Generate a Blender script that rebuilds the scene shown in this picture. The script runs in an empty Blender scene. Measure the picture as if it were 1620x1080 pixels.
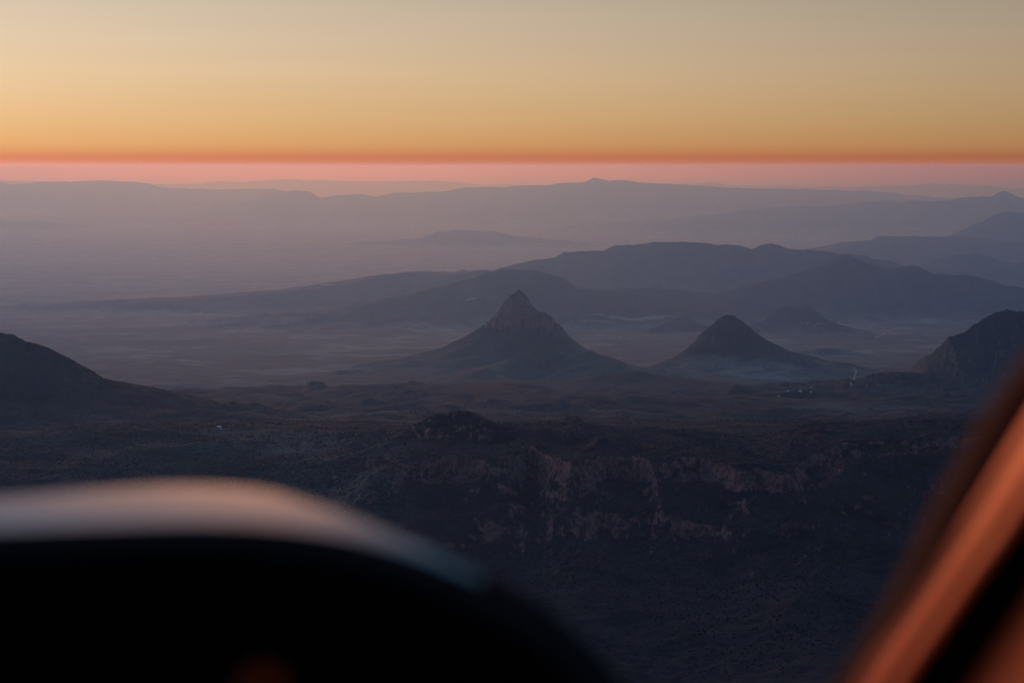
import bpy, math, random
import numpy as np
from mathutils import Vector, Matrix

random.seed(7)
S = bpy.context.scene
C = S.collection

# ------------------------------------------------------------------ camera
F_PX = 3150.0            # focal length in photograph pixels (1620 wide) = 70 mm on a 36 mm sensor
EYE = 1900.0             # metres above the far plain
PITCH = math.atan(278.0 / F_PX)
cd = bpy.data.cameras.new('camera')
cam = bpy.data.objects.new('camera', cd)
C.objects.link(cam)
cam.location = (0, 0, EYE)
cam.rotation_euler = (math.pi / 2 - PITCH, 0, 0)
cd.sensor_width = 36.0
cd.lens = 36.0 * F_PX / 1620.0
cd.clip_start = 0.05
cd.clip_end = 2.0e6
cd.dof.use_dof = True
cd.dof.focus_distance = 15000.0
cd.dof.aperture_fstop = 3.4
cd.dof.aperture_blades = 0
S.camera = cam

# ------------------------------------------------------------------ world: dusk sky
SUN_AZ = math.radians(-38.0)      # glow centre, left of the view axis
SUN_EL = math.radians(1.5)
w = bpy.data.worlds.new('World')
S.world = w
w.use_nodes = True
nt = w.node_tree
for n in list(nt.nodes):
    nt.nodes.remove(n)


def N(t, k, **kw):
    n = t.nodes.new(k)
    for a, b in kw.items():
        setattr(n, a, b)
    return n


def M_(t, op, a, b=None, c=None, clamp=False):
    n = t.nodes.new('ShaderNodeMath')
    n.operation = op
    n.use_clamp = clamp
    for i, v in enumerate((a, b, c)):
        if v is None:
            continue
        if isinstance(v, (int, float)):
            n.inputs[i].default_value = v
        else:
            t.links.new(v, n.inputs[i])
    return n.outputs[0]


def lin(c):
    return tuple(((v / 255.0) / 12.92 if v / 255.0 <= 0.04045 else ((v / 255.0 + 0.055) / 1.055) ** 2.4) for v in c) + (1.0,)


tc = N(nt, 'ShaderNodeTexCoord')
sx = N(nt, 'ShaderNodeSeparateXYZ')
nt.links.new(tc.outputs['Generated'], sx.inputs[0])
X, Y, Z = sx.outputs
fac = M_(nt, 'DIVIDE', Z, 0.30, clamp=True)
ramp = N(nt, 'ShaderNodeValToRGB')
ramp.color_ramp.interpolation = 'LINEAR'
# (rows of the photograph above its horizon line, colour)
SKY = [(263, (218, 153, 143)), (259, (213, 141, 118)), (253, (208, 128, 97)), (247, (208, 128, 91)), (240, (212, 144, 97)), (231, (217, 157, 105)), (222, (218, 163, 109)),
       (192, (219, 175, 124)), (155, (220, 183, 138)), (110, (219, 189, 152)), (60, (212, 189, 160)), (10, (203, 185, 161)),
       (-60, (184, 174, 160)), (-200, (166, 164, 176)), (-480, (128, 144, 184)), (-640, (112, 136, 188))]
el = ramp.color_ramp.elements
pts = []
for py, col in SKY:
    v = (540 - py) / F_PX
    d = Vector((0, math.cos(PITCH) + v * math.sin(PITCH), -math.sin(PITCH) + v * math.cos(PITCH))).normalized()
    pts.append((max(0, d.z) / 0.30, lin(col)))
el[0].position, el[0].color = pts[0]
el[1].position, el[1].color = pts[-1]
for p, c in pts[1:-1]:
    e = el.new(p)
    e.color = c
nt.links.new(fac, ramp.inputs[0])
sky = N(nt, 'ShaderNodeTexSky')
sky.sky_type = 'NISHITA'
sky.sun_disc = False
sky.sun_elevation = SUN_EL
sky.sun_rotation = SUN_AZ
sky.altitude = 1500
sky.air_density = 1.4
sky.dust_density = 2.0
sky.ozone_density = 3.0
NISH = 0.56
sk = N(nt, 'ShaderNodeVectorMath', operation='SCALE')
nt.links.new(sky.outputs[0], sk.inputs[0])
sk.inputs[3].default_value = NISH
# azimuth brightening towards the place where the sun went down
gx, gy = math.sin(SUN_AZ), math.cos(SUN_AZ)
dot = M_(nt, 'ADD', M_(nt, 'MULTIPLY', X, gx), M_(nt, 'MULTIPLY', Y, gy))
h01 = M_(nt, 'MULTIPLY_ADD', dot, 0.5, 0.5, clamp=True)
lobe = M_(nt, 'POWER', h01, 4.5)
FILL_GLOW_A, FILL_GLOW_P = 5.5, 30.0  # extra glow added out of view at left to light the pillar and haze
gdx, gdy = math.sin(math.radians(-60)), math.cos(math.radians(-60))
dotb = M_(nt, 'ADD', M_(nt, 'MULTIPLY', X, gdx), M_(nt, 'MULTIPLY', Y, gdy))
h01b = M_(nt, 'MULTIPLY_ADD', dotb, 0.5, 0.5, clamp=True)
glow = M_(nt, 'MULTIPLY', M_(nt, 'POWER', h01b, FILL_GLOW_P), FILL_GLOW_A)
gain = M_(nt, 'ADD', M_(nt, 'MULTIPLY_ADD', lobe, 1.14, 0.20), glow)
rs = N(nt, 'ShaderNodeVectorMath', operation='SCALE')
nt.links.new(ramp.outputs[0], rs.inputs[0])
nt.links.new(gain, rs.inputs[3])
blend = N(nt, 'ShaderNodeMapRange', interpolation_type='SMOOTHSTEP')
nt.links.new(Z, blend.inputs[0])
blend.inputs[1].default_value = 0.12
blend.inputs[2].default_value = 0.45
mx = N(nt, 'ShaderNodeMix', data_type='RGBA')
nt.links.new(blend.outputs[0], mx.inputs[0])
mps = N(nt, 'ShaderNodeMapping')
mps.inputs['Scale'].default_value = (4.0, 4.0, 60.0)
nt.links.new(tc.outputs['Generated'], mps.inputs[0])
stk = N(nt, 'ShaderNodeTexNoise')
stk.inputs['Detail'].default_value = 4
stk.inputs['Scale'].default_value = 1.0
nt.links.new(mps.outputs[0], stk.inputs['Vector'])
gain = M_(nt, 'MULTIPLY', gain, M_(nt, 'MULTIPLY_ADD', stk.outputs[0], 0.08, 0.96))
low = N(nt, 'ShaderNodeMapRange', interpolation_type='SMOOTHSTEP')
nt.links.new(Z, low.inputs[0])
low.inputs[1].default_value = -0.012
low.inputs[2].default_value = -0.001
low.inputs[3].default_value = 0.25
low.inputs[4].default_value = 1.0
gain = M_(nt, 'MULTIPLY', gain, low.outputs[0])
nt.links.new(gain, rs.inputs[3])
nt.links.new(rs.outputs[0], mx.inputs[6])
nt.links.new(sk.outputs[0], mx.inputs[7])
bg = N(nt, 'ShaderNodeBackground')
bg.inputs[1].default_value = 1.0
nt.links.new(mx.outputs[2], bg.inputs[0])
ow = N(nt, 'ShaderNodeOutputWorld')
nt.links.new(bg.outputs[0], ow.inputs[0])
w.cycles.sampling_method = 'MANUAL'
w.cycles.sample_map_resolution = 1024

# low after-glow, the only lamp
sl = bpy.data.lights.new('sun', 'SUN')
sl.energy = 0.42
sl.angle = math.radians(12)
sl.color = (1.0, 0.37, 0.10)
so = bpy.data.objects.new('sun', sl)
C.objects.link(so)
LAMP_EL = math.radians(6.5)
LAMP_AZ = math.radians(-7)
sd = Vector((math.sin(LAMP_AZ) * math.cos(LAMP_EL), math.cos(LAMP_AZ) * math.cos(LAMP_EL), math.sin(LAMP_EL)))
so.rotation_euler = sd.to_track_quat('Z', 'Y').to_euler()

S.view_settings.view_transform = 'Standard'
S.view_settings.look = 'None'
S.view_settings.exposure = 0
S.view_settings.gamma = 1
S.render.engine = 'CYCLES'
S.cycles.use_denoising = True
S.cycles.volume_bounces = 6
S.cycles.max_bounces = 6
S.cycles.diffuse_bounces = 2
S.cycles.glossy_bounces = 3

HAZE_DENSITY = 2.6e-5
HAZE_COLOR = (0.19, 0.39, 0.80, 1.0)
HAZE_G = 0.70
HAZE_ABS = (1.0, 0.74, 0.02, 1.0)

# ------------------------------------------------------------------ helpers
cp, sp = math.cos(PITCH), math.sin(PITCH)


def at(px, py, Yd):
    """world point on the sight line through a photograph pixel, Yd metres ahead"""
    u = (px - 810) / F_PX
    v = (540 - py) / F_PX
    dy = cp + v * sp
    dz = -sp + v * cp
    return (Yd * u / dy, Yd, EYE + Yd * dz / dy)


def tag(o, label=None, cat=None, group=None, kind=None):
    if label: o['label'] = label
    if cat: o['category'] = cat
    if group: o['group'] = group
    if kind: o['kind'] = kind
    return o


def mesh_np(name, verts, quads, mat, parent=None, smooth=True, tris=False):
    me = bpy.data.meshes.new(name)
    nv = len(verts)
    k = 3 if tris else 4
    nf = len(quads)
    me.vertices.add(nv)
    me.vertices.foreach_set('co', np.asarray(verts, np.float32).ravel())
    me.loops.add(nf * k)
    me.loops.foreach_set('vertex_index', np.asarray(quads, np.int32).ravel())
    me.polygons.add(nf)
    me.polygons.foreach_set('loop_start', np.arange(0, nf * k, k, dtype=np.int32))
    me.polygons.foreach_set('use_smooth', np.full(nf, smooth, bool))
    me.update(calc_edges=True)
    me.materials.append(mat)
    o = bpy.data.objects.new(name, me)
    C.objects.link(o)
    if parent: o.parent = parent
    return o


# ------------------------------------------------------------------ noise
def _hash(ix, iy, seed):
    h = (ix.astype(np.int64) * 374761393 + iy.astype(np.int64) * 668265263 + seed * 1442695041) & 0xffffffff
    h = ((h ^ (h >> 13)) * 1274126177) & 0xffffffff
    h = h ^ (h >> 16)
    return (h & 0xffff).astype(np.float32) * (2 * math.pi / 65536.0)


def perlin(x, y, seed=0):
    x0 = np.floor(x); y0 = np.floor(y)
    fx = (x - x0).astype(np.float32); fy = (y - y0).astype(np.float32)
    ix = x0.astype(np.int64); iy = y0.astype(np.int64)
    u = fx * fx * fx * (fx * (fx * 6 - 15) + 10)
    v = fy * fy * fy * (fy * (fy * 6 - 15) + 10)

    def g(dx, dy):
        a = _hash(ix + dx, iy + dy, seed)
        return np.cos(a) * (fx - dx) + np.sin(a) * (fy - dy)
    a = g(0, 0); b = g(1, 0); c = g(0, 1); d = g(1, 1)
    return ((a + u * (b - a)) * (1 - v) + (c + u * (d - c)) * v) * 1.5


def fbm(x, y, scale, octs=4, seed=0, gain=0.5, ridged=False):
    t = np.zeros(x.shape, np.float32)
    amp = 1.0; f = 1.0 / scale; tot = 0
    for k in range(octs):
        n = perlin(x * f + 17.3 * k, y * f - 9.1 * k, seed + k)
        if ridged: n = 1 - 2 * np.abs(n)
        t += amp * n
        tot += amp
        amp *= gain; f *= 2.03
    return t / tot


def sstep(a, b, x):
    t = np.clip((x - a) / (b - a), 0, 1)
    return t * t * (3 - 2 * t)


# ------------------------------------------------------------------ terrain
BASE_Y = [0, 4000, 5500, 6800, 8300, 9300, 10000, 11000, 12500, 14500, 17000, 23000, 30000, 40000, 500000]
BASE_Z = [455, 460, 470, 500, 560, 610, 600, 560, 480, 395, 310, 205, 100, 0, 0]

# the near hills are drawn nearer and raised so less haze veils them;
# beyond the two peaks the land is pushed farther and lower so haze deepens over it


def nearer(km):
    return float(np.interp(km, [0, 9.5, 14.5], [0, 4.2, 14.5])) if km < 14.5 else 14.5 + (km - 14.5) * 2.05


BASE_Z = [EYE - (EYE - z) * (nearer(y / 1000) / (y / 1000) if y > 0 else .442) for y, z in zip(BASE_Y, BASE_Z)]
BASE_Y = [nearer(y / 1000) * 1000 for y in BASE_Y]

# name, label, points (px, py, distance), half width, flat half width, power, roughness, gully scale
RIDGES = [
    ('far_ridge', 'palest jagged ridge line right under the orange band, farthest of all', [(-200, 286, 120), (0, 284, 120), (60, 285, 120), (150, 291, 120), (300, 291, 120), (340, 288, 120), (420, 286, 120), (450, 283, 120), (480, 285, 120), (600, 286, 120), (640, 284, 120), (700, 285, 120), (760, 292, 120), (1060, 292, 120), (1128, 286, 120), (1150, 291, 120), (1340, 296, 115), (1400, 293, 115), (1440, 291, 115), (1465, 287, 115), (1480, 286, 115), (1494, 292, 115), (1510, 287, 115), (1530, 290, 115), (1570, 292, 115), (1600, 297, 115), (1800, 297, 115)], 9000, 0, 1.4, .03, 5000),
    ('left_far_mountain', 'long flat topped mauve mountain under the orange band at the left', [(-300, 286, 78), (0, 288, 78), (22, 292, 78), (48, 291, 78), (60, 287, 78), (110, 288, 78), (135, 286, 78), (200, 287, 78), (232, 290, 77), (250, 297, 77), (300, 299, 76), (340, 300, 76), (380, 299, 76), (430, 299, 76), (455, 306, 76), (520, 320, 76)], 8000, 400, 1.5, .04, 3000),
    ('central_far_mountain', 'long mauve mountain range with one pointed summit right of centre', [(280, 338, 66), (340, 324, 67), (400, 317, 68), (418, 308, 68), (440, 304, 68), (465, 301, 68), (490, 304, 68), (506, 313, 68), (540, 308, 68), (572, 307, 68), (595, 311, 68), (625, 305, 68), (690, 304, 68), (735, 297, 68), (800, 296, 68), (825, 293, 68), (860, 294, 68), (880, 290, 68), (922, 288, 68), (938, 281, 68), (962, 286, 68), (985, 285, 68), (1030, 290, 68), (1060, 291, 69), (1140, 296, 70), (1200, 298, 71), (1300, 300, 73), (1400, 304, 76), (1480, 312, 78)], 7500, 250, 1.5, .05, 2600),
    ('right_far_mountain', 'hazy blue mauve range with a sharp cone at the right edge', [(1180, 332, 56), (1240, 326, 56), (1300, 326, 56), (1340, 323, 56), (1380, 319, 56), (1400, 317, 56), (1425, 320, 56), (1440, 316, 56), (1470, 319, 56), (1500, 317, 56), (1512, 312, 56), (1540, 311, 56), (1568, 310, 56), (1576, 304, 56), (1584, 301, 56), (1594, 306, 56), (1620, 316, 56), (1700, 322, 56)], 5000, 100, 1.4, .06, 1800),
    ('plain_hill', 'low faint mesa lying alone on the hazy plain', [(660, 378, 47), (695, 366, 47), (720, 364, 47), (780, 366, 47), (815, 374, 47)], 1800, 200, 1.5, .05, 1200),
    ('plain_rise', 'faint low rise on the hazy plain at the left', [(-100, 350, 58), (0, 350, 58), (60, 349, 58), (120, 356, 58), (200, 362, 58)], 2500, 300, 1.5, .05, 1200),
    ('right_blue_mountain', 'dark blue mountain rising out of haze at the right edge', [(1500, 375, 40), (1535, 358, 40), (1565, 344, 40), (1580, 339, 40), (1597, 334, 40), (1612, 336, 40), (1625, 338, 40), (1700, 345, 40)], 3600, 60, 1.4, .08, 1100),
    ('right_mesa', 'long level blue mesa behind the big ridge at the right', [(1270, 398, 35), (1310, 390, 35), (1335, 383, 35), (1380, 380, 35), (1388, 374, 35), (1430, 374, 35), (1540, 375, 35), (1600, 384, 35), (1700, 386, 35)], 2600, 350, 1.5, .06, 900),
    ('right_round_hill', 'rounded blue hill between the mesa and the big ridge at the right', [(1430, 428, 29.5), (1480, 412, 29.5), (1510, 402, 29.5), (1545, 400, 29.5), (1570, 408, 29.5), (1605, 418, 29.5), (1620, 412, 29.5), (1700, 408, 29.5)], 2300, 80, 1.4, .08, 800),
    ('long_ridge', 'long dark blue ridge with a level crest behind the pointed peak', [(740, 446, 25.6), (780, 428, 25.8), (820, 417, 26), (850, 411, 26), (878, 408, 26), (892, 399, 26), (955, 397, 26), (975, 388, 26), (1005, 388, 26), (1035, 383, 26), (1090, 382, 26), (1120, 384, 26), (1165, 387, 26), (1186, 393, 26), (1200, 387, 26), (1215, 384, 26), (1230, 387, 26), (1246, 393, 26), (1290, 396, 26), (1330, 401, 26), (1372, 405, 26), (1380, 409, 26), (1405, 412, 26), (1440, 424, 26), (1470, 440, 26), (1520, 450, 25.5)], 2400, 120, 1.9, 0.05, 1100),
    ('dark_spur_ridge', 'darker blue ridge with small humps in front of the right end of the long ridge', [(1180, 452, 22.0), (1240, 436, 22.4), (1290, 423, 22.6), (1318, 416, 22.6), (1332, 408, 22.6), (1345, 404, 22.6), (1358, 410, 22.6), (1378, 419, 22.6), (1410, 426, 22.6), (1432, 422, 22.5), (1442, 419, 22.5), (1455, 422, 22.5), (1475, 433, 22.5), (1530, 435, 22.4), (1560, 440, 22.4), (1590, 452, 22), (1620, 456, 22), (1720, 460, 22)], 1700, 60, 1.8, 0.06, 800),
    ('low_blue_ridge', 'low blue ridge running below the crest of the long ridge', [(880, 470, 21.6), (930, 460, 21.8), (960, 458, 21.9), (1030, 456, 22), (1110, 462, 21.8), (1180, 470, 21.4)], 1000, 60, 1.7, 0.05, 600),
    ('left_low_ridge', 'long low purple ridge running in from the left plain', [(170, 492, 23), (192, 482, 23.2), (230, 474, 23.4), (300, 471, 23.6), (400, 463, 24), (470, 457, 24), (540, 450, 24.3), (575, 440, 24.8), (610, 434, 25), (640, 431, 25), (700, 431, 25), (715, 434, 25), (730, 431, 24.5), (770, 428, 24.5), (810, 436, 24.5)], 2200, 200, 1.7, 0.05, 1000),
    ('dome_hill', 'broad dome shaped hill right behind the pointed peak', [(640, 467, 20.8), (700, 452, 21), (745, 441, 21), (770, 432, 21), (800, 426, 21), (845, 427, 21), (870, 433, 21), (890, 440, 21), (915, 455, 21), (950, 459, 21), (1000, 466, 21)], 2000, 60, 1.7, 0.05, 800),
    ('small_dark_hill', 'small dark hill on the plain between the two peaks', [(1048, 512, 19.5), (1064, 504, 19.5), (1080, 497, 19.5), (1096, 505, 19.5), (1112, 513, 19.5)], 220, 0, 1.3, .1, 240),
    ('flat_topped_hill', 'small flat topped dark hill beyond the rounded peak', [(1205, 508, 19.4), (1228, 492, 19.4), (1243, 484, 19.4), (1278, 483, 19.4), (1293, 494, 19.4), (1310, 506, 19.4)], 430, 15, 1.7, 0.06, 260),
    ('pale_spur', 'curved pale grassy spur at the foot of the pointed peak', [(700, 604, 13.2), (760, 584, 13.4), (800, 570, 13.5), (830, 557, 13.6), (858, 547, 13.6), (900, 545, 13.6), (935, 554, 13.5), (970, 572, 13.4)], 520, 8, 1.35, .04, 300),
    ('low_dark_rise', 'low dark rise on the plain below the white sheds', [(1275, 555, 16.2), (1300, 550, 16.2), (1340, 553, 16.2), (1370, 560, 16.2)], 220, 20, 1.4, .08, 300),
    ('low_dark_knoll', 'low dark knoll on the plain right of the white sheds', [(1420, 518, 19.9), (1450, 514, 19.9), (1480, 517, 19.9)], 220, 20, 1.4, .08, 300),
    ('right_rocky_mountain', 'dark rocky mountain with a craggy stepped crest at the right edge', [(1440, 592, 12.3), (1470, 572, 12.2), (1492, 548, 12.2), (1505, 533, 12.2), (1530, 526, 12.2), (1548, 512, 12.2), (1572, 500, 12.2), (1592, 492, 12.2), (1622, 494, 12.2), (1680, 496, 12.3), (1760, 520, 12.4)], 1250, 15, 1.9, 0.20, 200),
    ('left_dark_mountain', 'smooth dark mountain shoulder sloping down from the left edge', [(-260, 560, 10.3), (-120, 520, 10.4), (-20, 528, 10.4), (15, 531, 10.4), (35, 541, 10.4), (75, 550, 10.4), (105, 563, 10.4), (135, 582, 10.4), (160, 600, 10.4)], 1050, 25, 1.6, 0.06, 500),
    ('rocky_butte', 'tiny dark rocky butte in the rolling hills left of centre', [(476, 622, 12.2), (484, 609, 12.2), (492, 602, 12.2), (510, 603, 12.2), (520, 614, 12.2), (545, 618, 12.2), (575, 626, 12.2)], 260, 12, 1.0, .16, 80),
    ('low_hill', 'low rolling rocky hill in the middle distance in front of the pointed peak', [(560, 628, 11.6), (620, 618, 11.7), (700, 608, 11.8), (735, 607, 11.8), (790, 622, 11.6), (810, 634, 11.4)], 700, 25, 1.5, .14, 240),
    ('low_hill', 'low rolling dark hill in front of the rounded peak', [(900, 604, 12.4), (950, 596, 12.5), (1010, 588, 12.6), (1060, 598, 12.5), (1110, 604, 12.4)], 600, 25, 1.5, .12, 240),
    ('low_hill', 'low rolling dark hill above the red dome, right of it', [(840, 640, 11.0), (900, 632, 11.1), (980, 628, 11.2), (1060, 636, 11.1), (1180, 632, 11.2), (1300, 640, 11.1), (1400, 636, 11)], 600, 25, 1.5, .12, 260),
    ('low_hill', 'low rolling dark hill beside the foot of the left mountain', [(240, 640, 10.9), (300, 630, 11.2), (380, 620, 11.4), (450, 614, 11.6), (480, 624, 11.6)], 600, 25, 1.5, .12, 260),
    ('red_dome', 'dark red rocky dome standing over the near hills', [(575, 720, 8.5), (612, 700, 8.55), (650, 676, 8.6), (685, 660, 8.6), (722, 653, 8.6), (758, 659, 8.6), (785, 671, 8.6), (850, 677, 8.7), (880, 684, 8.7), (912, 664, 9.0), (930, 676, 9.0)], 720, 45, 1.25, .20, 170),
    ('rocky_spur', 'dark rocky spur climbing to the right in the near hills', [(1040, 912, 6.65), (1110, 885, 6.8), (1170, 860, 6.95), (1230, 830, 7.1), (1290, 785, 7.3), (1350, 728, 7.6), (1400, 722, 7.7), (1480, 712, 7.8), (1600, 700, 7.9), (1760, 700, 8.0)], 1000, 15, 1.45, .16, 200),
]
PEAKS = [
    # name, label, px, py, distance(km), [(radius, fraction of height)], roughness, x stretch
    ('pointed_peak', 'sharp pyramid shaped rocky peak with a wide skirt in the middle of the view', 820, 456, 14.5,
     [(0, 1.0), (18, .97), (90, .86), (138, .76), (192, .65), (262, .555), (370, .44), (540, .33), (730, .24), (1080, .10), (1450, .02), (1800, 0)], .085),
    ('rounded_peak', 'smaller dark peak with a rounded top standing right of the pointed peak', 1153, 497, 13.4,
     [(0, 1.0), (30, .985), (90, .90), (155, .75), (240, .60), (391, .44), (586, .29), (807, .16), (1150, .04), (1500, 0)], .055),
]
RIDGES = [(n, l, [(a, b, nearer(c)) for a, b, c in P], *[v * (nearer(P[0][2]) / P[0][2]) if q in (0, 1, 4) else v for q, v in enumerate(rest)]) for n, l, P, *rest in RIDGES]
PLATEAU_Z = 1115.0


def line_Y(pxs, pys, z):
    out = []
    for a, b in zip(pxs, pys):
        p = at(a, b, 1.0)
        s = (EYE - z) / (EYE - p[2])
        out.append((p[0] * s, s))
    return out


CL1 = [(560, 748), (640, 728), (700, 722), (760, 726), (805, 735), (832, 712), (850, 718), (875, 736), (905, 744), (935, 738), (960, 724), (1000, 724), (1035, 738), (1075, 732),
       (1105, 728), (1140, 742), (1175, 752), (1200, 748), (1240, 758), (1262, 745), (1290, 722), (1340, 706), (1420, 700), (1560, 695), (1750, 690)]
L1 = line_Y([a for a, b in CL1], [b for a, b in CL1], PLATEAU_Z)
CL2 = [(700, 862), (780, 856), (850, 858), (900, 852), (960, 846), (1050, 850), (1085, 860), (1120, 862), (1180, 868), (1240, 872), (1300, 880), (1400, 900)]
L2 = line_Y([a for a, b in CL2], [b for a, b in CL2], 985)
ID_NEAR = 100


def height(x, y, want_id=False):
    shp = x.shape
    x = x.ravel().astype(np.float64); y = y.ravel().astype(np.float64)
    yy = np.maximum(y, 1000.0)
    bend = fbm(x, yy, 6000, 2, 5) * 700 * sstep(2500, 9000, yy)
    dist = np.sqrt(x * x + y * y)
    base = np.interp(np.where(y > 0, np.maximum(y, dist * 0.9), dist) + bend * (y < 20000), BASE_Y, BASE_Z)
    near = sstep(16000, 9000, dist)
    far = sstep(12000, 50000, dist)
    base += fbm(x, y, 1500, 5, 11) * (26 + 14 * near) + fbm(x, y, 380, 4, 12, ridged=True) * (7 + 9 * near) * (1 - .5 * far)
    base += fbm(x, y, 9000, 3, 13) * 40 * sstep(14000, 30000, dist)
    roll = sstep(5000, 7000, dist) * sstep(12900, 10400, dist) * (y > 0)
    rz = fbm(x, y, 1100, 5, 21, ridged=True)
    base += roll * (rz * 60 + fbm(x, y, 260, 4, 22, ridged=True) * 18 - 58)
    h = base.copy()
    rough = np.zeros_like(h)
    hill = np.zeros_like(h)
    red = np.zeros_like(h)
    ids = np.zeros(h.shape, np.int16)
    hill = roll * sstep(-.15, .35, rz + .5 * fbm(x, y, 500, 3, 23)) * .9
    hill = np.maximum(hill, sstep(8000, 5200, dist) * (y > 0) * (.62 + .38 * sstep(-.3, .3, fbm(x, y, 900, 3, 24) + .1)))
    red = .8 * hill * sstep(9000, 6000, dist)
    # ridges
    for k, (nm, lb, P, wd, flat, pw, ro, gs) in enumerate(RIDGES):
        pts3 = [at(a, b, c * 1000.0) for a, b, c in P]
        ys = [p[1] for p in pts3]; xs = [p[0] for p in pts3]
        m = (y > min(ys) - wd * 1.5) & (y < max(ys) + wd * 1.5) & (x > min(xs) - wd * 1.5) & (x < max(xs) + wd * 1.5)
        if not m.any():
            continue
        qx, qy = x[m], y[m]
        hb = base[m]
        wy = fbm(qx, qy, wd * 0.9, 3, 30 + k) * wd * 0.22
        wx = fbm(qx, qy, wd * 0.4, 3, 60 + k) * wd * 0.02
        ax, ay = qx + wx, qy + wy
        best = np.full(qx.shape, 1e18); zc = np.zeros(qx.shape)
        for i in range(len(pts3) - 1):
            x0, y0, z0 = pts3[i]; x1, y1, z1 = pts3[i + 1]
            dx, dy = x1 - x0, y1 - y0
            t = np.clip(((ax - x0) * dx + (ay - y0) * dy) / (dx * dx + dy * dy), 0, 1)
            d2 = (ax - x0 - t * dx) ** 2 + (ay - y0 - t * dy) ** 2
            b_ = d2 < best
            best = np.where(b_, d2, best)
            zc = np.where(b_, z0 + t * (z1 - z0), zc)
        d = np.sqrt(best)
        # crest is followed along x so that its outline keeps its shape
        zx = np.interp(qx, xs, [p[2] for p in pts3]) + fbm(qx, qx * 0 + k, ys[0] * .010, 5, 150 + k, gain=.6) * ys[0] * .0009
        zc = np.where(d < wd * .25, zx + (zc - zx) * sstep(0, wd * .25, d), zc)
        g = fbm(qx, qy, gs, 4, 90 + k, ridged=True)
        dd = np.maximum(0, d - flat) * (1 - 0.42 * (g - 0.2) * sstep(0, wd * .3, d))
        t = dd / wd
        f = np.clip(1 - t, 0, 1) ** pw
        rel = np.maximum(0, zc - hb)
        fine = fbm(qx, qy, gs * .35, 4, 120 + k, ridged=True)
        cand = hb + rel * f + rel * ro * (fine - .55) * f * np.clip(1 - f, .12, 1) * 1.6
        cand = np.where(rel > 0, cand, hb)
        better = cand > h[m]
        hm = h[m]; hm[better] = cand[better]; h[m] = hm
        im = ids[m]; im[better & (rel * f > 18 + 0.03 * rel)] = k + 1; ids[m] = im
        rm = rough[m]; rm[better] = (f * sstep(40, 200, rel))[better]; rough[m] = rm
        mxk = sstep(.02, .45, f + .12 * fine) * sstep(15, 90, rel)
        if nm == 'pale_spur':
            hill[m] = hill[m] * (1 - mxk)
            mxk = mxk * .12
        hill[m] = np.maximum(hill[m], mxk)
        if nm in ('red_dome', 'rocky_spur'):
            red[m] = np.maximum(red[m], mxk)
    # lone peaks
    for k, (nm, lb, px, py, km, prof, ro) in enumerate(PEAKS):
        cx, cy, cz = at(px, py, km * 1000)
        R = prof[-1][0]
        m = (abs(x - cx) < R * 1.5) & (abs(y - cy) < R * 1.5)
        if not m.any():
            continue
        qx, qy = x[m], y[m]; hb = base[m]
        ang = np.arctan2(qx - cx, cy - qy)      # 0 towards the eye, the seam lies behind
        r = np.sqrt((qx - cx) ** 2 + (qy - cy) ** 2)
        warp = fbm(qx, qy, 420, 3, 200 + k) * .22 * sstep(60, 600, r)
        side_ = sstep(-.75, .75, (qx - cx) / np.maximum(r, 1.0))      # 0 on the left flank, 1 on the right
        if k == 0:
            # shoulder on the right side, steeper left flank
            sd_ = sstep(.3, 1.2, ang) * sstep(2.8, 1.9, ang)
            r2 = r * (1 + warp) - 60 * sd_ * sstep(150, 250, r) * sstep(430, 290, r)
            r2 = r2 * (1 + .42 * side_ * sstep(200, 650, r))
        else:
            r2 = r * (1 + warp) * (1 + .45 * (1 - side_) * sstep(170, 340, r))
        f = np.interp(r2, [a for a, b in prof], [b for a, b in prof])
        rel = cz - hb
        g = fbm(ang * 330 + 900, r * .45 + 400, 70, 4, 220 + k, ridged=True)
        g2 = fbm(qx, qy, 60, 4, 240 + k, ridged=True)
        steep = (sstep(.45, .6, f) if k == 0 else sstep(.3, .6, f)) * sstep(.0, .12, 1.0 - f + .02)
        cand = hb + rel * f + rel * ro * (g * .55 + g2 * .45 - .55) * (steep + .15 * sstep(0, .2, f) * sstep(0, .05, 1 - f))
        better = cand > h[m]
        hm = h[m]; hm[better] = cand[better]; h[m] = hm
        im = ids[m]; im[better & (f > .05)] = 50 + k; ids[m] = im
        rm = rough[m]; rm[better] = (f * 1.2)[better]; rough[m] = rm
        hill[m] = np.maximum(hill[m], sstep(.05, .55, f + .06 * g2))
        if k == 0:
            red[m] = np.maximum(red[m], sstep(.50, .64, f + .06 * g2))
    # pale saddle ridge in front of the pointed peak
    # near escarpment
    QS = 4.2 / 6.46                          # this block is written at full size, then drawn in towards the eye
    x_, y_ = x, y
    x = x_ / QS; y = y_ / QS; h = EYE - (EYE - h) / QS
    m = (y > 2800) & (y < 8200) & (x > -1000) & (x < 2200)
    if m.any():
        qx, qy = x[m], y[m]
        hm = h[m]
        f1 = np.interp(qx, [a for a, b in L1], [b for a, b in L1])
        n1 = fbm(qx, qy, 230, 4, 301) * 42 + fbm(qx, qy, 85, 3, 331, ridged=True) * 30 + fbm(qx, qy, 34, 3, 302, ridged=True) * 12
        d = f1 - qy + n1                      # > 0 in front of the cliff foot
        side = sstep(-620, -170, qx + fbm(qx, qy, 140, 3, 303) * 80)
        top = PLATEAU_Z - .085 * np.maximum(0, -d - 260) + fbm(qx, qy, 240, 4, 304) * 18 + fbm(qx, qy, 75, 4, 305, ridged=True) * 8
        back = sstep(1350, 560, -d + fbm(qx, qy, 340, 3, 309) * 140)
        flute = fbm(qx, qy * .35, 20, 3, 306, ridged=True) * 9
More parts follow.
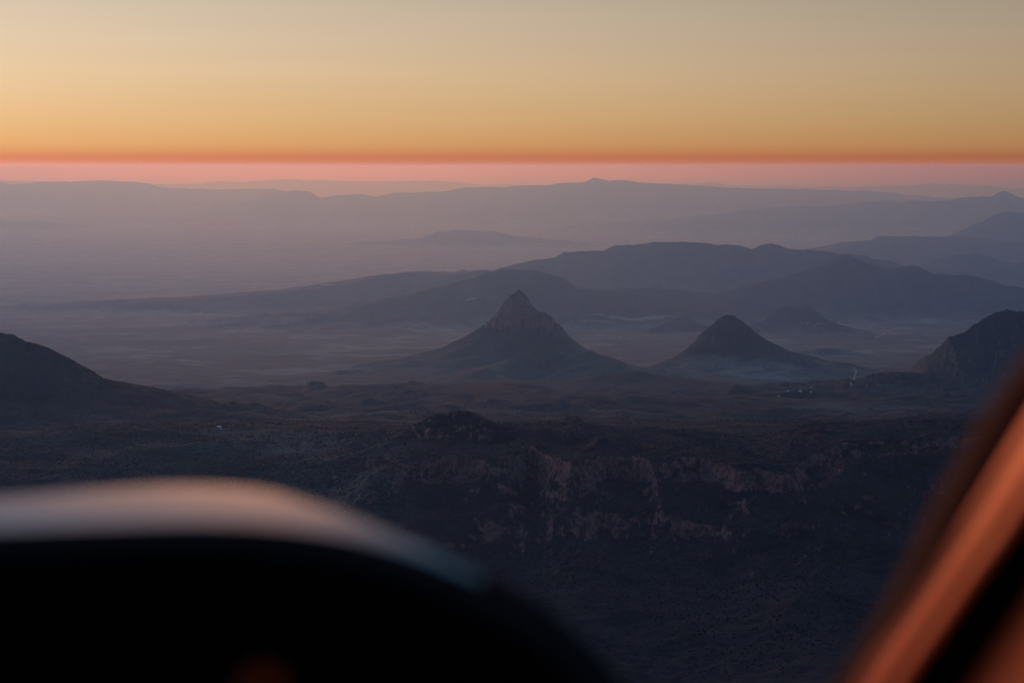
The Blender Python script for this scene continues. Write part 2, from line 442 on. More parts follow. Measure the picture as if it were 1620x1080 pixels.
        gap = sstep(-.18, .26, fbm(qx, qy * .6, 250, 3, 330))          # where the wall breaks down into a bushy slope
        ch = 42 + fbm(qx, qy, 180, 2, 310) * 24     # cliff height varies along it
        cliff = .55 * sstep(-6, 14, d + flute) * (1 - gap) + (1 - .55 * (1 - gap)) * sstep(0, 1, (d + flute + 10) / (60 + 150 * gap))
        ledge = sstep(40, 56, d + flute * 1.2) * sstep(.1, .35, fbm(qx, qy, 290, 2, 311))
        gl = fbm(qx, qy * .5, 165, 4, 307, ridged=True)
        talus = np.exp(-np.maximum(d, 0) / 560.0)
        loc = hm - 4
        up = top - ch * cliff - 18 * ledge
        slope = loc + (up - loc) * talus + (gl - .35) * 22 * sstep(7, 220, d) * sstep(1300, 350, d)
        cand = np.where(d > 0, np.minimum(up, slope), up)
        cand = hm + (cand - hm) * side * back
        # second, lower cliff band
        f2 = np.interp(qx, [a for a, b in L2], [b for a, b in L2])
        d2 = f2 - qy + fbm(qx, qy, 150, 4, 312) * 38 + fbm(qx, qy, 70, 3, 332, ridged=True) * 24 + fbm(qx, qy, 28, 3, 313, ridged=True) * 9
        gap2 = sstep(-.45, .05, fbm(qx, qy * .6, 190, 3, 333))
        s2 = sstep(-240, -80, qx) * sstep(640, 380, qx)
        stepd = sstep(0, 1, (d2 + 6 + fbm(qx, qy * .35, 16, 3, 314, ridged=True) * 7) / (20 + 120 * gap2))
        res = np.where(cand > hm, cand, hm)
        res = res + s2 * (18 * np.exp(-np.abs(np.minimum(d2, 0)) / 180.0) * (1 - stepd) - 21 * stepd * np.exp(-np.maximum(d2, 0) / 600.0))
        im = ids[m]
        isn = (res > hm + 8) & ((im == 0) | (res > hm + 17))
        im[isn] = ID_NEAR
        ids[m] = im
        rough[m] = np.maximum(rough[m], side * back * .5)
        nr_ = side * back * sstep(2600, 1500, d)
        hill[m] = np.maximum(hill[m], nr_)
        red[m] = np.maximum(red[m], nr_ * sstep(-.5, .3, fbm(qx, qy, 500, 3, 320) + .25))
        h[m] = res
    x, y = x_, y_
    h = EYE - (EYE - h) * QS
    # small scale relief everywhere near
    nn = sstep(14000, 8000, dist)
    h += fbm(x, y, 18, 3, 401) * (.8 + 2.4 * rough) * nn + fbm(x, y, 90, 3, 402, ridged=True) * 3 * nn
    if want_id:
        return h.reshape(shp), ids.reshape(shp), np.clip(hill, 0, 1).reshape(shp), np.clip(red, 0, 1).reshape(shp)
    return h.reshape(shp)


def to_ground(px, py, y0=1900.0, y1=400000.0):
    """where the sight line through a photograph pixel meets the land"""
    Ys = np.exp(np.linspace(math.log(y0), math.log(y1), 5000))
    p = at(px, py, 1.0)
    xs = Ys * p[0]; zs = EYE + Ys * (p[2] - EYE)
    hh = height(xs, Ys)
    i = int(np.argmax(hh >= zs))
    if hh[i] < zs[i]:
        i = len(Ys) - 1
    return xs[i], Ys[i], float(hh[i])


# ------------------------------------------------------------------ materials
def new_mat(name):
    m = bpy.data.materials.new(name)
    m.use_nodes = True
    t = m.node_tree
    b = t.nodes['Principled BSDF']
    return m, t, b


def simple(name, col, rough=0.7, spec=0.3, metal=0.0, noise=None, coat=0.0):
    m, t, b = new_mat(name)
    b.inputs['Base Color'].default_value = (*col, 1)
    b.inputs['Roughness'].default_value = rough
    b.inputs['Specular IOR Level'].default_value = spec
    b.inputs['Metallic'].default_value = metal
    b.inputs['Coat Weight'].default_value = coat
    if noise:
        tc = N(t, 'ShaderNodeTexCoord')
        nz = N(t, 'ShaderNodeTexNoise')
        nz.inputs['Scale'].default_value = noise[0]
        nz.inputs['Detail'].default_value = 6
        t.links.new(tc.outputs['Object'], nz.inputs['Vector'])
        r = N(t, 'ShaderNodeValToRGB')
        r.color_ramp.elements[0].position = .3
        r.color_ramp.elements[1].position = .7
        r.color_ramp.elements[0].color = (*[c * (1 - noise[1]) for c in col], 1)
        r.color_ramp.elements[1].color = (*[min(1, c * (1 + noise[1])) for c in col], 1)
        t.links.new(nz.outputs[0], r.inputs[0])
        t.links.new(r.outputs[0], b.inputs['Base Color'])
    return m


def terrain_mat(name):
    """one land cover for the whole country: plain, valley floor paled to imitate pooled haze, dark bush on the hills, rock on steep ground"""
    m, t, b = new_mat(name)
    L = t.links.new
    geo = N(t, 'ShaderNodeNewGeometry')
    pos = geo.outputs['Position']

    def noise(scale, det=5, rough=.55, vec=pos):
        n = N(t, 'ShaderNodeTexNoise')
        n.inputs['Scale'].default_value = scale
        n.inputs['Detail'].default_value = det
        n.inputs['Roughness'].default_value = rough
        L(vec, n.inputs['Vector'])
        return n.outputs[0]

    def mixc(f, a, c):
        n = N(t, 'ShaderNodeMix', data_type='RGBA')
        if isinstance(f, (int, float)):
            n.inputs[0].default_value = f
        else:
            L(f, n.inputs[0])
        for i, v in ((6, a), (7, c)):
            if isinstance(v, tuple):
                n.inputs[i].default_value = (*v, 1)
            else:
                L(v, n.inputs[i])
        return n.outputs[2]

    def step(v, a, c):
        n = N(t, 'ShaderNodeMapRange', interpolation_type='SMOOTHSTEP')
        L(v, n.inputs[0])
        n.inputs[1].default_value = a
        n.inputs[2].default_value = c
        return n.outputs[0]

    def attr(nm):
        n = N(t, 'ShaderNodeAttribute')
        n.attribute_name = nm
        return n.outputs['Fac']
    hill, red = attr('hill'), attr('red')
    big = noise(1 / 2600, 6, .6)
    mid = noise(1 / 260, 8, .68)
    fine = noise(1 / 20, 6, .72)
    dots = noise(1 / 5, 3, .6)
    mp = N(t, 'ShaderNodeMapping')
    mp.inputs['Scale'].default_value = (1 / 1100, 1 / 1500, 1 / 900)
    L(pos, mp.inputs[0])
    fields = noise(1.0, 8, .66, mp.outputs[0])
    cover = M_(t, 'ADD', M_(t, 'MULTIPLY', mid, .6), M_(t, 'MULTIPLY', fine, .4))
    # plain
    g = mixc(step(big, .40, .60), (.088, .100, .092), (.036, .048, .046))
    g = mixc(step(fields, .50, .62), g, (.22, .21, .185))
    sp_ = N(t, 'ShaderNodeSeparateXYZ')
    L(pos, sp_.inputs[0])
    haze_pale = step(M_(t, 'ADD', sp_.outputs[2], M_(t, 'MULTIPLY', M_(t, 'SUBTRACT', big, .5), 500.0)), 120.0, -500.0)  # low ground paled and pinked, imitating haze pooled in the valley
    g = mixc(haze_pale, g, mixc(step(fields, .46, .56), (.17, .14, .13), (.32, .25, .22)))
    g = mixc(M_(t, 'MULTIPLY', step(cover, .47, .58), .85), g, (.018, .025, .024))
    # hills
    hb = mixc(step(cover, .42, .56), (.030, .027, .028), (.010, .0095, .012))
    hb = mixc(M_(t, 'MULTIPLY', red, .6), hb, mixc(step(cover, .42, .56), (.036, .019, .022), (.012, .008, .011)))
    g = mixc(hill, g, hb)
    g = mixc(M_(t, 'MULTIPLY', step(dots, .53, .60), .7), g, (.007, .008, .008))
    sepn = N(t, 'ShaderNodeSeparateXYZ')
    L(geo.outputs['Normal'], sepn.inputs[0])
    rk = noise(1 / 14, 6, .72)
    rs_ = step(rk, .38, .62)
    rkc = mixc(red, mixc(rs_, (.028, .024, .023), (.10, .080, .070)), mixc(rs_, (.060, .028, .028), (.23, .10, .092)))
    sl_ = M_(t, 'ADD', sepn.outputs[2], M_(t, 'MULTIPLY', M_(t, 'SUBTRACT', fine, .5), .30))
    sl_ = M_(t, 'SUBTRACT', sl_, M_(t, 'MULTIPLY', red, .07))
    rmask = M_(t, 'SUBTRACT', 1.0, step(sl_, .62, .80))
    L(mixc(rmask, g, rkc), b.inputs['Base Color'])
    b.inputs['Roughness'].default_value = .95
    b.inputs['Specular IOR Level'].default_value = .08
    bp = N(t, 'ShaderNodeBump')
    bp.inputs['Strength'].default_value = .55
    bp.inputs['Distance'].default_value = 4.0
    L(M_(t, 'ADD', M_(t, 'MULTIPLY', fine, 1.3), M_(t, 'MULTIPLY', dots, .5)), bp.inputs['Height'])
    L(bp.outputs[0], b.inputs['Normal'])
    return m


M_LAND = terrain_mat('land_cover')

# ------------------------------------------------------------------ build the terrain sheet
az_f = np.linspace(-16.0, 16.0, 1750)
az_l = -16.0 - np.geomspace(.2, 164, 60)[::-1]
az_r = 16.0 + np.geomspace(.2, 164, 60)
az = np.radians(np.concatenate([az_l, az_f, az_r]))
r_rows = np.concatenate([np.linspace(60, 1850, 30)[:-1], np.linspace(1850, 2400, 100)[:-1], np.linspace(2400, 4800, 620)[:-1],
                         np.geomspace(4800, 16000, 440)[:-1], np.geomspace(16000, 52000, 350)[:-1], np.geomspace(52000, 165000, 220)[:-1], np.geomspace(165000, 600000, 70)])
# rows follow the distance ahead (so that ridges seen face on are cut evenly), bending to circles at the sides
A, R = np.meshgrid(az, r_rows)
inner = np.abs(A) <= math.radians(16.6)
rad = np.where(np.abs(A) < math.radians(60), R / np.cos(np.clip(A, -math.pi / 3, math.pi / 3)) * 1.0, R * 2.0)
gxs = rad * np.sin(A); gys = rad * np.cos(A)
hz, ids, hill_a, red_a = height(gxs, gys, True)
hill_a = hill_a.ravel(); red_a = red_a.ravel()
nr, nc = A.shape
verts = np.stack([gxs, gys, hz], -1).reshape(-1, 3)
idx = np.arange(nr * nc).reshape(nr, nc)
quads = np.stack([idx[:-1, :-1], idx[:-1, 1:], idx[1:, 1:], idx[1:, :-1]], -1).reshape(-1, 4)
fid = np.stack([ids[:-1, :-1], ids[:-1, 1:], ids[1:, 1:], ids[1:, :-1]], -1).reshape(-1, 4)
fid = np.max(fid, axis=1)
azq = np.broadcast_to(inner[:-1, :-1], (nr - 1, nc - 1)).reshape(-1)
fid = np.where(azq, fid, 0)


def sub(name, label, sel, mat):
    q = quads[sel]
    if len(q) == 0:
        return None
    u, inv = np.unique(q.ravel(), return_inverse=True)
    o = mesh_np(name, verts[u], inv.reshape(-1, 4), mat)
    for nm, arr in (('hill', hill_a), ('red', red_a)):
        at_ = o.data.attributes.new(nm, 'FLOAT', 'POINT')
        at_.data.foreach_set('value', arr[u].astype(np.float32))
    return tag(o, label, kind='structure')


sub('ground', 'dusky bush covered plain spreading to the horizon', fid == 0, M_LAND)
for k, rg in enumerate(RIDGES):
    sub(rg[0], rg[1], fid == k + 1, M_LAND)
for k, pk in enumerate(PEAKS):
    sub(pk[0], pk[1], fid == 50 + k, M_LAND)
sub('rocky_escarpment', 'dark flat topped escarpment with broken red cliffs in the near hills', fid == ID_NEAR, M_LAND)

# ------------------------------------------------------------------ bushes, far too many to count
rng = np.random.default_rng(3)
nb = 110000
by = 2400 + (6300 - 2400) * rng.random(nb) ** .8
bx = by * np.tan(np.radians(-15.5 + 31 * rng.random(nb)))
clump = fbm(bx, by, 160, 3, 500) + .5 * fbm(bx, by, 700, 2, 501)
keep = clump > rng.normal(0.0, .22, nb)
bx, by = bx[keep], by[keep]
bz = height(bx, by)
nb = len(bx)
br = rng.uniform(.8, 2.1, nb)
dirs = np.array([(1, 0, .1), (.3, .95, 0), (-.8, .6, .15), (-.8, -.6, 0), (.3, -.95, .12), (0, 0, .9), (0, 0, -.5)])
jit = 1 + rng.uniform(-.3, .3, (nb, 7, 1))
bv = dirs[None] * jit * br[:, None, None]
bv[:, :, 0] += bx[:, None]; bv[:, :, 1] += by[:, None]; bv[:, :, 2] += (bz + br * .35)[:, None]
ft = np.array([(0, 1, 5), (1, 2, 5), (2, 3, 5), (3, 4, 5), (4, 0, 5), (1, 0, 6), (2, 1, 6), (3, 2, 6), (4, 3, 6), (0, 4, 6)])
bf = (np.arange(nb)[:, None, None] * 7 + ft[None]).reshape(-1, 3)
M_BUSH = simple('bush_leaves', (.012, .011, .012), .95, .05, noise=(.02, .5))
o = mesh_np('bushes', bv.reshape(-1, 3), bf, M_BUSH, smooth=False, tris=True)
tag(o, 'scattered dark bushes over the near hills', kind='stuff')

# ------------------------------------------------------------------ draped ground patches and tracks
M_PAN = simple('dry_pan', (.22, .18, .145), .95, .05, noise=(.006, .35))
M_SAND = simple('valley_sand', (.085, .072, .066), .95, .05, noise=(.03, .6))
M_TRACK = simple('dirt_track', (.30, .25, .21), .95, .05, noise=(.02, .3))


def patch(name, label, px, py, lx, ly, seed, mat=M_PAN, lift=2.5):
    x0, y0, z0 = to_ground(px, py)
    n = 28; m_ = 8
    rr = random.Random(seed)
    ph = [rr.uniform(0, 6.28) for _ in range(4)]
    vs = [(0, 0)]
    for j in range(1, m_ + 1):
        for i in range(n):
            a = 2 * math.pi * i / n
            k = (1 + .22 * math.sin(2 * a + ph[0]) + .16 * math.sin(3 * a + ph[1]) + .12 * math.sin(5 * a + ph[2]) + .06 * math.sin(9 * a + ph[3])) * j / m_
            vs.append((lx * k * math.cos(a), ly * k * math.sin(a)))
    vs = np.array(vs)
    X_ = x0 + vs[:, 0]; Y_ = y0 + vs[:, 1]
    V = np.stack([X_, Y_, height(X_, Y_) + lift], -1)
    T = [(0, 1 + i, 1 + (i + 1) % n) for i in range(n)]
    for j in range(m_ - 1):
        for i in range(n):
            a = 1 + j * n + i; b = 1 + j * n + (i + 1) % n
            T += [(a, a + n, b + n), (a, b + n, b)]
    o = mesh_np(name, V, np.array(T), mat, tris=True)
    return tag(o, label, kind='structure')


patch('pale_field', 'long pale field on the plain right of the pointed peak', 1000, 505, 520, 95, 1)
patch('pale_field', 'pale field patch at the end of the long field', 945, 507, 200, 60, 2)
patch('pale_field', 'pale bare patch on the plain above the left mountain', 183, 553, 110, 130, 3)
patch('pale_field', 'thin pale bare strip on the plain at the left', 278, 582, 60, 30, 4)
patch('pale_field', 'pinkish bare ground on the far left plain', 120, 466, 420, 300, 5)
patch('pale_field', 'pale bare strip behind the dome hill', 745, 475, 60, 40, 8)


def track(name, label, pix, width, lift=2.0):
    P = [Vector(to_ground(a, b)) for a, b in pix]
    pts_ = []
    for i in range(len(P) - 1):
        for s in range(10):
            pts_.append(P[i].lerp(P[i + 1], s / 10))
    pts_.append(P[-1])
    V = []
    for i, p in enumerate(pts_):
        a = pts_[max(0, i - 1)]; b = pts_[min(len(pts_) - 1, i + 1)]
        t = (b - a); t.z = 0; t.normalize()
        n = Vector((-t.y, t.x, 0)) * width * .5
        for s in (-1, 1):
            V.append((p.x + s * n.x, p.y + s * n.y))
    V = np.array(V)
    V3 = np.stack([V[:, 0], V[:, 1], height(V[:, 0], V[:, 1]) + lift], -1)
    Q = np.array([(2 * i, 2 * i + 2, 2 * i + 3, 2 * i + 1) for i in range(len(pts_) - 1)])
    o = mesh_np(name, V3, Q, M_TRACK)
    return tag(o, label, kind='structure')


track('dirt_track', 'winding pale dirt track on the plain at the right', [(1350, 581), (1355, 588), (1352, 596), (1346, 606), (1348, 612)], 9)
track('dirt_track', 'pale dirt track beside the rocky butte', [(470, 604), (482, 606), (496, 612)], 8)

# ------------------------------------------------------------------ farm sheds, houses and the far town
M_WALL = simple('whitewashed_wall', (.55, .52, .48), .8, .2, noise=(.3, .2))
M_ROOF = simple('pale_metal_roof', (.78, .77, .74), .45, .4, noise=(.2, .15))
M_TIN = simple('grey_metal_roof', (.48, .45, .44), .5, .4, noise=(.2, .2))
M_DARK = simple('dark_opening', (.03, .03, .035), .5, .3)
mlamp, tl_, bl_ = new_mat('lit_lamp')
bl_.inputs['Base Color'].default_value = (.8, .8, .8, 1)
bl_.inputs['Emission Color'].default_value = (1.0, .93, .82, 1)
bl_.inputs['Emission Strength'].default_value = 3.0


def boxes(name, lst, mat, parent):
    V = []; Fq = []
    for (x0, y0, z0, x1, y1, z1) in lst:
        k = len(V)
        V += [(x0, y0, z0), (x1, y0, z0), (x1, y1, z0), (x0, y1, z0), (x0, y0, z1), (x1, y0, z1), (x1, y1, z1), (x0, y1, z1)]
        Fq += [(k + a, k + b, k + c, k + d) for a, b, c, d in ((0, 3, 2, 1), (4, 5, 6, 7), (0, 1, 5, 4), (1, 2, 6, 5), (2, 3, 7, 6), (3, 0, 4, 7))]
    return mesh_np(name, np.array(V, float), np.array(Fq), mat, parent, smooth=False)


def gable(name, L_, W_, h0, h1, ov, th, mat, parent):
    """ridge roof with real sheet thickness, running along local x"""
    a = L_ / 2 + ov; b = W_ / 2 + ov
    V = []
    for x in (-a, a):
        V += [(x, -b, h0 - .1), (x, 0, h1), (x, b, h0 - .1), (x, b, h0 - .1 - th), (x, 0, h1 - th), (x, -b, h0 - .1 - th)]
    Q = [(0, 6, 7, 1), (1, 7, 8, 2), (2, 8, 9, 3), (3, 9, 10, 4), (4, 10, 11, 5), (5, 11, 6, 0), (0, 1, 4, 5), (1, 2, 3, 4), (6, 11, 10, 7), (7, 10, 9, 8)]
    return mesh_np(name, np.array(V, float), np.array(Q), mat, parent, smooth=False)


def building(kind, label, cat, loc, rz, L_, W_, h, roofm, group=None, detail=True):
    e = bpy.data.objects.new(kind, None)
    C.objects.link(e)
    e.location = loc
    e.rotation_euler = (0, 0, rz)
    tag(e, label, cat, group)
    boxes('wall', [(-L_ / 2, -W_ / 2, -6, L_ / 2, W_ / 2, h)], M_WALL, e)
    gable('roof', L_, W_, h, h + W_ * .28, .6, .25, roofm, e)
    if detail:
        n = max(2, int(L_ / 9))
        for i in range(n):
            x = -L_ / 2 + (i + .5) * L_ / n
            boxes('window' if i != n // 2 else 'door', [(x - 1.1, -W_ / 2 - .12, 1.0 if i != n // 2 else 0, x + 1.1, -W_ / 2 - .005, h * .75)], M_DARK, e)
    return e


def copy_tree(o, parent=None):
    c = o.copy()
    C.objects.link(c)
    if parent: c.parent = parent
    for ch in list(o.children):
        copy_tree(ch, c)
    return c


# three long white sheds in a diagonal row
shed_px = [(1388, 533.5, 'long white farm shed, nearest of the three in the diagonal row'),
           (1393, 531.3, 'long white farm shed in the middle of the diagonal row of three'),
           (1398, 529.3, 'long white farm shed, farthest of the three in the diagonal row')]
sh0 = None
for px, py, lb in shed_px:
    p = to_ground(px, py)
    if sh0 is None:
        sh0 = building('farm_shed', lb, 'shed', p, .10, 34, 14, 5, M_ROOF, 'white sheds in a diagonal row')
    else:
        c = copy_tree(sh0); c.location = p; c['label'] = lb
f0 = None
for k, (px, py, s) in enumerate([(1270, 514, 1), (1277, 513, 1), (1290, 516, 1), (1294, 514, 1), (1300, 512, 1)]):
    p = to_ground(px, py)
    lb = ['pale small shed at the foot of the flat topped hill, first from the left', 'pale small shed at the foot of the flat topped hill, second from the left',
          'pale small shed at the foot of the flat topped hill, third from the left', 'pale small shed at the foot of the flat topped hill, fourth from the left',
          'pale small shed at the foot of the flat topped hill, fifth from the left'][k]
    if f0 is None:
        f0 = building('farm_shed', lb, 'shed', p, .9, 26, 10, 4, M_TIN, 'pale sheds under the flat topped hill')
    else:
        c = copy_tree(f0); c.location = p; c['label'] = lb
houses = [(347, 677.5, 'bright white farmhouse alone on the dark left slope', 8, M_ROOF), (349.5, 681, 'tiny white hut just below the bright farmhouse', 4, M_ROOF),
          (1247, 620.5, 'white roofed farmhouse, left one of the row below the rounded peak', 9, M_ROOF), (1266, 620, 'brightest white farmhouse of the row below the rounded peak', 12, M_ROOF),
          (1283, 621.5, 'white roofed farmhouse, right one of the row below the rounded peak', 9, M_ROOF), (1232, 628, 'low pale farmhouse nearest below the rounded peak', 9, M_TIN),
          (1303, 560, 'lone pale house in front of the low dark rise', 10, M_ROOF), (1018, 505, 'pale farmhouse at the bright end of the long field', 46, M_TIN),
          (912, 490, 'small white house on the plain just right of the pointed peak', 12, M_ROOF), (1012, 481, 'small white house on the slope above the long field', 14, M_ROOF),
          (982, 534, 'small white house on the plain between the two peaks', 12, M_ROOF)]
for k, (px, py, lb, L_, rm) in enumerate(houses):
    p = to_ground(px, py)
    building('farmhouse', lb, 'house', p, random.uniform(-.5, .5), L_, L_ * .6, 4 if L_ < 30 else 6, rm)

# the town: pale roofs strewn over the hazy plain
t0 = None
town = []
CL = {'row': ('pale roofed building in the short bright row right of the low mesa on the plain', 'pale buildings in the short row right of the low mesa'),
      'band': ('pale roofed building in the speckled town just above the left end of the long ridge', 'pale buildings of the town above the left end of the long ridge'),
      'edge': ('pale roofed building in the line of specks just above the crest of the long ridge', 'pale buildings above the crest of the long ridge'),
      'lone': ('pale roofed farm building in the tiny lone cluster on the left plain', 'pale farm buildings of the lone cluster on the left plain'),
      'spur': ('pale roofed farm building above the crest of the low purple ridge at left of centre', 'pale farm buildings above the low purple ridge'),
      'mid': ('pale roofed farm building alone on the plain left of the low mesa', 'pale farm buildings left of the low mesa')}
for k in range(190):
    u = random.random()
    if u < .26:
        town.append((random.gauss(795, 17), random.gauss(394, 1.3), 'row'))
    elif u < .38:
        town.append((random.gauss(812, 12), random.gauss(388, 2.5), 'row'))
    elif u < .70:
        town.append((random.uniform(850, 1010), random.gauss(375, 3.5), 'band'))
    else:
        town.append((random.uniform(1090, 1300), random.gauss(380, 3.2), 'edge'))
town += [(243, 408, 'lone'), (246, 409, 'lone'), (243, 408.6, 'lone'), (512, 451, 'spur'), (518, 451.5, 'spur'), (524, 451, 'spur'), (556, 410, 'mid'), (560, 410, 'mid')]
for px, py, cl in town:
    p = to_ground(px, py, 45000, 170000) if py < 440 else to_ground(px, py)
    if t0 is None:
        t0 = c = building('town_building', CL[cl][0], 'building', p, .1, 42, 22, 6, M_ROOF, CL[cl][1], detail=False)
    else:
        c = copy_tree(t0); c.location = p
        c['label'], c['group'] = CL[cl]
        c.rotation_euler[2] = random.uniform(-.5, .5)
        s = random.uniform(.7, 1.5)
        c.scale = (s * random.uniform(.7, 1.5), s, 1)

# ------------------------------------------------------------------ haze
mh = bpy.data.materials.new('haze_air')
mh.use_nodes = True
th = mh.node_tree
for n in list(th.nodes):
    th.nodes.remove(n)
oh = N(th, 'ShaderNodeOutputMaterial')
pv = N(th, 'ShaderNodeVolumePrincipled')
pv.inputs['Color'].default_value = HAZE_COLOR
pv.inputs['Density'].default_value = HAZE_DENSITY
pv.inputs['Anisotropy'].default_value = HAZE_G
pv.inputs['Absorption Color'].default_value = HAZE_ABS
th.links.new(pv.outputs[0], oh.inputs['Volume'])
zmin = float(hz.min()) - 1.0
o = boxes('haze', [(-615000, -615000, zmin, 615000, 615000, EYE + 3.0)], mh, None)
tag(o, 'dusk haze filling the air over the plain', kind='stuff')

# ------------------------------------------------------------------ the aircraft we sit in
plane = bpy.data.objects.new('aircraft', None)
C.objects.link(plane)
plane.location = (0, 1.3, EYE - .6)
tag(plane, 'out of focus black cockpit hood and orange lit window pillar of the aircraft', 'aircraft')


def part(name, V, Q, mat, parent=plane, smooth=True):
    off = Vector(plane.location)
    V = [tuple(Vector(v) - off) for v in V]
    o = mesh_np(name, np.array(V, float), np.array(Q), mat, parent, smooth=smooth)
    return o


def catmull(P, n):
    out = []
    for i in range(len(P) - 1):
        p0 = np.array(P[max(i - 1, 0)], float); p1 = np.array(P[i], float); p2 = np.array(P[i + 1], float); p3 = np.array(P[min(i + 2, len(P) - 1)], float)
        for k in range(n):
            t = k / n
            out.append(.5 * ((2 * p1) + (-p0 + p2) * t + (2 * p0 - 5 * p1 + 4 * p2 - p3) * t * t + (-p0 + 3 * p1 - 3 * p2 + p3) * t ** 3))
    out.append(np.array(P[-1], float))
    return out


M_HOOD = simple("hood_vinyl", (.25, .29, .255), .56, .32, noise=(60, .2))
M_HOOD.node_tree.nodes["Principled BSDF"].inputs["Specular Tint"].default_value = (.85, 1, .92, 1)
M_PANEL = simple('panel_black', (.0025, .0025, .003), .9, .02)
# near lip of the hood and its far edge
LIP = [(-420, 866), (-200, 848), (0, 838), (150, 832), (300, 828), (420, 832), (540, 848), (640, 874), (730, 909), (810, 950), (880, 992), (935, 1040), (975, 1100), (1000, 1180), (1010, 1300)]
FAR = [(-420, 818), (-200, 802), (0, 788), (150, 776), (300, 769), (420, 777), (540, 802), (640, 846), (731, 897), (810, 944), (880, 989), (935, 1037), (975, 1098), (1000, 1178), (1010, 1287)]
lip = [Vector(at(a, b, 1.30)) for a, b in catmull(LIP, 6)]
farp = [Vector(at(a, b, 1.52)) for a, b in catmull(FAR, 6)]
n_ = len(lip)
V = []; rows = []
cen = Vector(at(300, 1500, 1.3))
for i in range(n_):
    a, b = lip[i], farp[i]
    inw = (cen - a); inw.y = 0; inw.normalize()
    prof = []
    tp = 1 - min(1, max(0, (i - 31) / 17.0))        # pale top tapered down the side to imitate its light fading there
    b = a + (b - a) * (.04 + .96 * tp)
    fw = (b - a)
    # top surface, slightly crowned, then rolled lip, then return inward
    prof.append(b + inw * .09 + Vector((0, .02, 0)))
    prof.append(b + inw * .03 + Vector((0, .015, 0)))
    for s in (1.0, .8, .6, .4, .2, .08):
        prof.append(a + fw * s - inw * .006 * math.sin(math.pi * s))
    prof.append(a + inw * .0)
    prof.append(a + inw * .005 - Vector((0, .008, 0)))
    prof.append(a + inw * .013 - Vector((0, .010, 0)))
    prof.append(a + inw * .022 - Vector((0, .006, 0)))
    prof.append(a + inw * .024 + Vector((0, .05, 0)))
    rows.append(prof)
def loft(name, rws, mat):
    m_ = len(rws[0])
    V = [p for r in rws for p in r]
    Q = [(i * m_ + j, i * m_ + j + 1, (i + 1) * m_ + j + 1, (i + 1) * m_ + j) for i in range(len(rws) - 1) for j in range(m_ - 1)]
    return part(name, V, Q, mat)


n_pale = 50                     # past this row the hood is blackened to imitate an unlit side
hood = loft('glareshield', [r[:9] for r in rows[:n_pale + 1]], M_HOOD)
M_HOOD_SHADE = simple('hood_shade_black', (.012, .012, .014), .8, .1)  # black lip and side of the hood, shade put into the colour
loft('hood_edge', [r[8:] for r in rows], M_HOOD_SHADE)
loft('hood_side', [r[:9] for r in rows[n_pale:]], M_HOOD_SHADE)
# instrument panel closing the hood, a solid slab
Vp = []
for i in range(n_):
    a = lip[i]
    inw = (cen - a); inw.y = 0; inw.normalize()
    Vp += [a + inw * .010 + Vector((0, -.006, 0)), a + inw * .010 + Vector((0, .10, 0)), cen + Vector((0, -.006, 0)), cen + Vector((0, .10, 0))]
Qp = []
for i in range(n_ - 1):
    k = i * 4; l = k + 4
    Qp += [(k, l, l + 2, k + 2), (k + 1, k + 3, l + 3, l + 1), (k, k + 1, l + 1, l)]
panel = part('instrument_panel', Vp, Qp, M_PANEL, smooth=False)


def lathe(name, c, axis, prof, mat, parent, seg=28):
    ax = Vector(axis).normalized()
    u = ax.orthogonal().normalized(); v = ax.cross(u)
    V = []
    for r, h in prof:
        for i in range(seg):
            a = 2 * math.pi * i / seg
            V.append(Vector(c) + ax * h + (u * math.cos(a) + v * math.sin(a)) * max(r, 1e-4))
    Q = []
    for j in range(len(prof) - 1):
        for i in range(seg):
            Q.append((j * seg + i, j * seg + (i + 1) % seg, (j + 1) * seg + (i + 1) % seg, (j + 1) * seg + i))
    return part(name, V, Q, mat, parent)


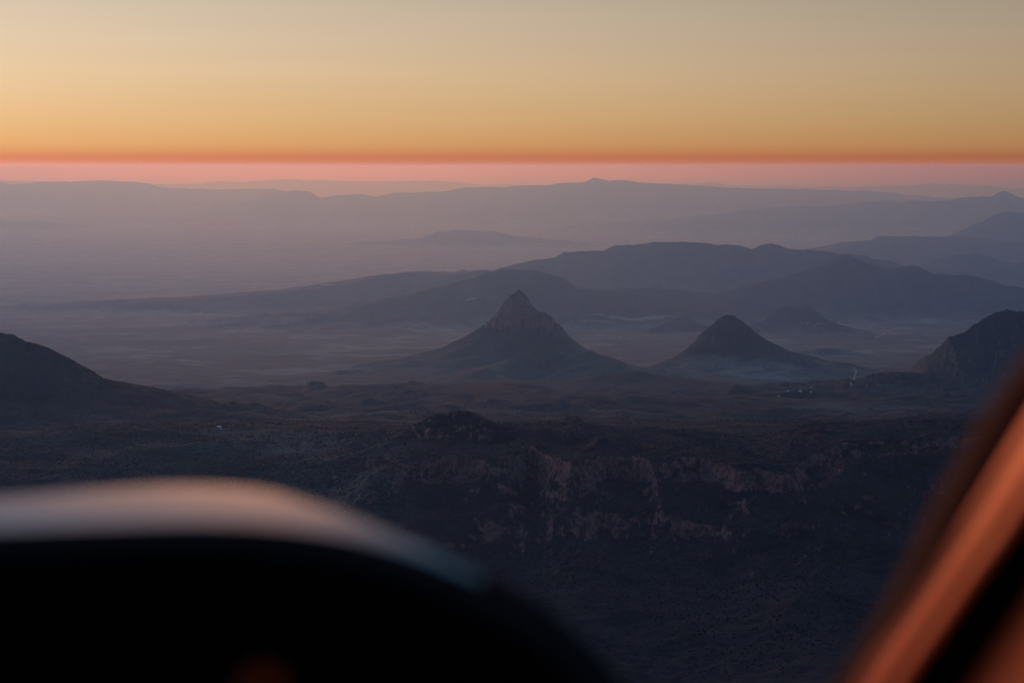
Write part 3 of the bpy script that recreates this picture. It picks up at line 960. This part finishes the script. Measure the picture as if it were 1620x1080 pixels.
M_KNOB = simple('brown_knob', (.13, .015, .003), .8, .02)
kc = Vector(at(418, 1090, 1.22))
lathe('knob', kc, (0, -1, .15), [(.0001, .024), (.010, .023), (.0165, .017), (.018, .006), (.017, -.006), (.012, -.02), (.006, -.05), (.006, -.09)], M_KNOB, plane)


# window pillar at the right: swept solid strips, each its own part
def strip(name, left, right, depth_l, depth_r, thick, mat, bulge=.0, n=8):
    Lc = catmull(left, n); Rc = catmull(right, n)
    V = []; m = 7
    for a, b in zip(Lc, Rc):
        p = Vector(at(a[0], a[1], depth_l)); q = Vector(at(b[0], b[1], depth_r))
        for j in range(m):
            s = j / (m - 1)
            V.append(p.lerp(q, s) - Vector((0, 1, 0)) * bulge * math.sin(math.pi * s))
        back = Vector((0, thick, 0))
        V.append(q + back); V.append(p + back)
    k = m + 2
    Q = []
    for i in range(len(Lc) - 1):
        for j in range(k):
            Q.append((i * k + j, i * k + (j + 1) % k, (i + 1) * k + (j + 1) % k, (i + 1) * k + j))
    return part(name, V, Q, mat)


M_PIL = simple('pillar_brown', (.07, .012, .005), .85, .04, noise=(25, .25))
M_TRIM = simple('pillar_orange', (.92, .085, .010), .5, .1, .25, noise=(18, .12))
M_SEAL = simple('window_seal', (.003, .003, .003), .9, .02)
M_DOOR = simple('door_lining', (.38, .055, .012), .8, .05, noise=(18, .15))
e0 = [(1250, 1240), (1346, 1075), (1426, 940), (1503, 785), (1574, 660), (1650, 555), (1755, 420)]
e1 = [(1280, 1240), (1378, 1075), (1448, 975), (1500, 898), (1552, 818), (1645, 666), (1750, 505)]
e2 = [(1325, 1240), (1428, 1075), (1492, 982), (1545, 905), (1590, 845), (1622, 795), (1730, 640)]
e3 = [(1460, 1240), (1560, 1080), (1585, 1042), (1605, 1012), (1622, 988), (1680, 900), (1760, 790)]
e4 = [(1660, 1240), (1760, 1080), (1785, 1042), (1805, 1012), (1822, 988), (1880, 900), (1960, 790)]
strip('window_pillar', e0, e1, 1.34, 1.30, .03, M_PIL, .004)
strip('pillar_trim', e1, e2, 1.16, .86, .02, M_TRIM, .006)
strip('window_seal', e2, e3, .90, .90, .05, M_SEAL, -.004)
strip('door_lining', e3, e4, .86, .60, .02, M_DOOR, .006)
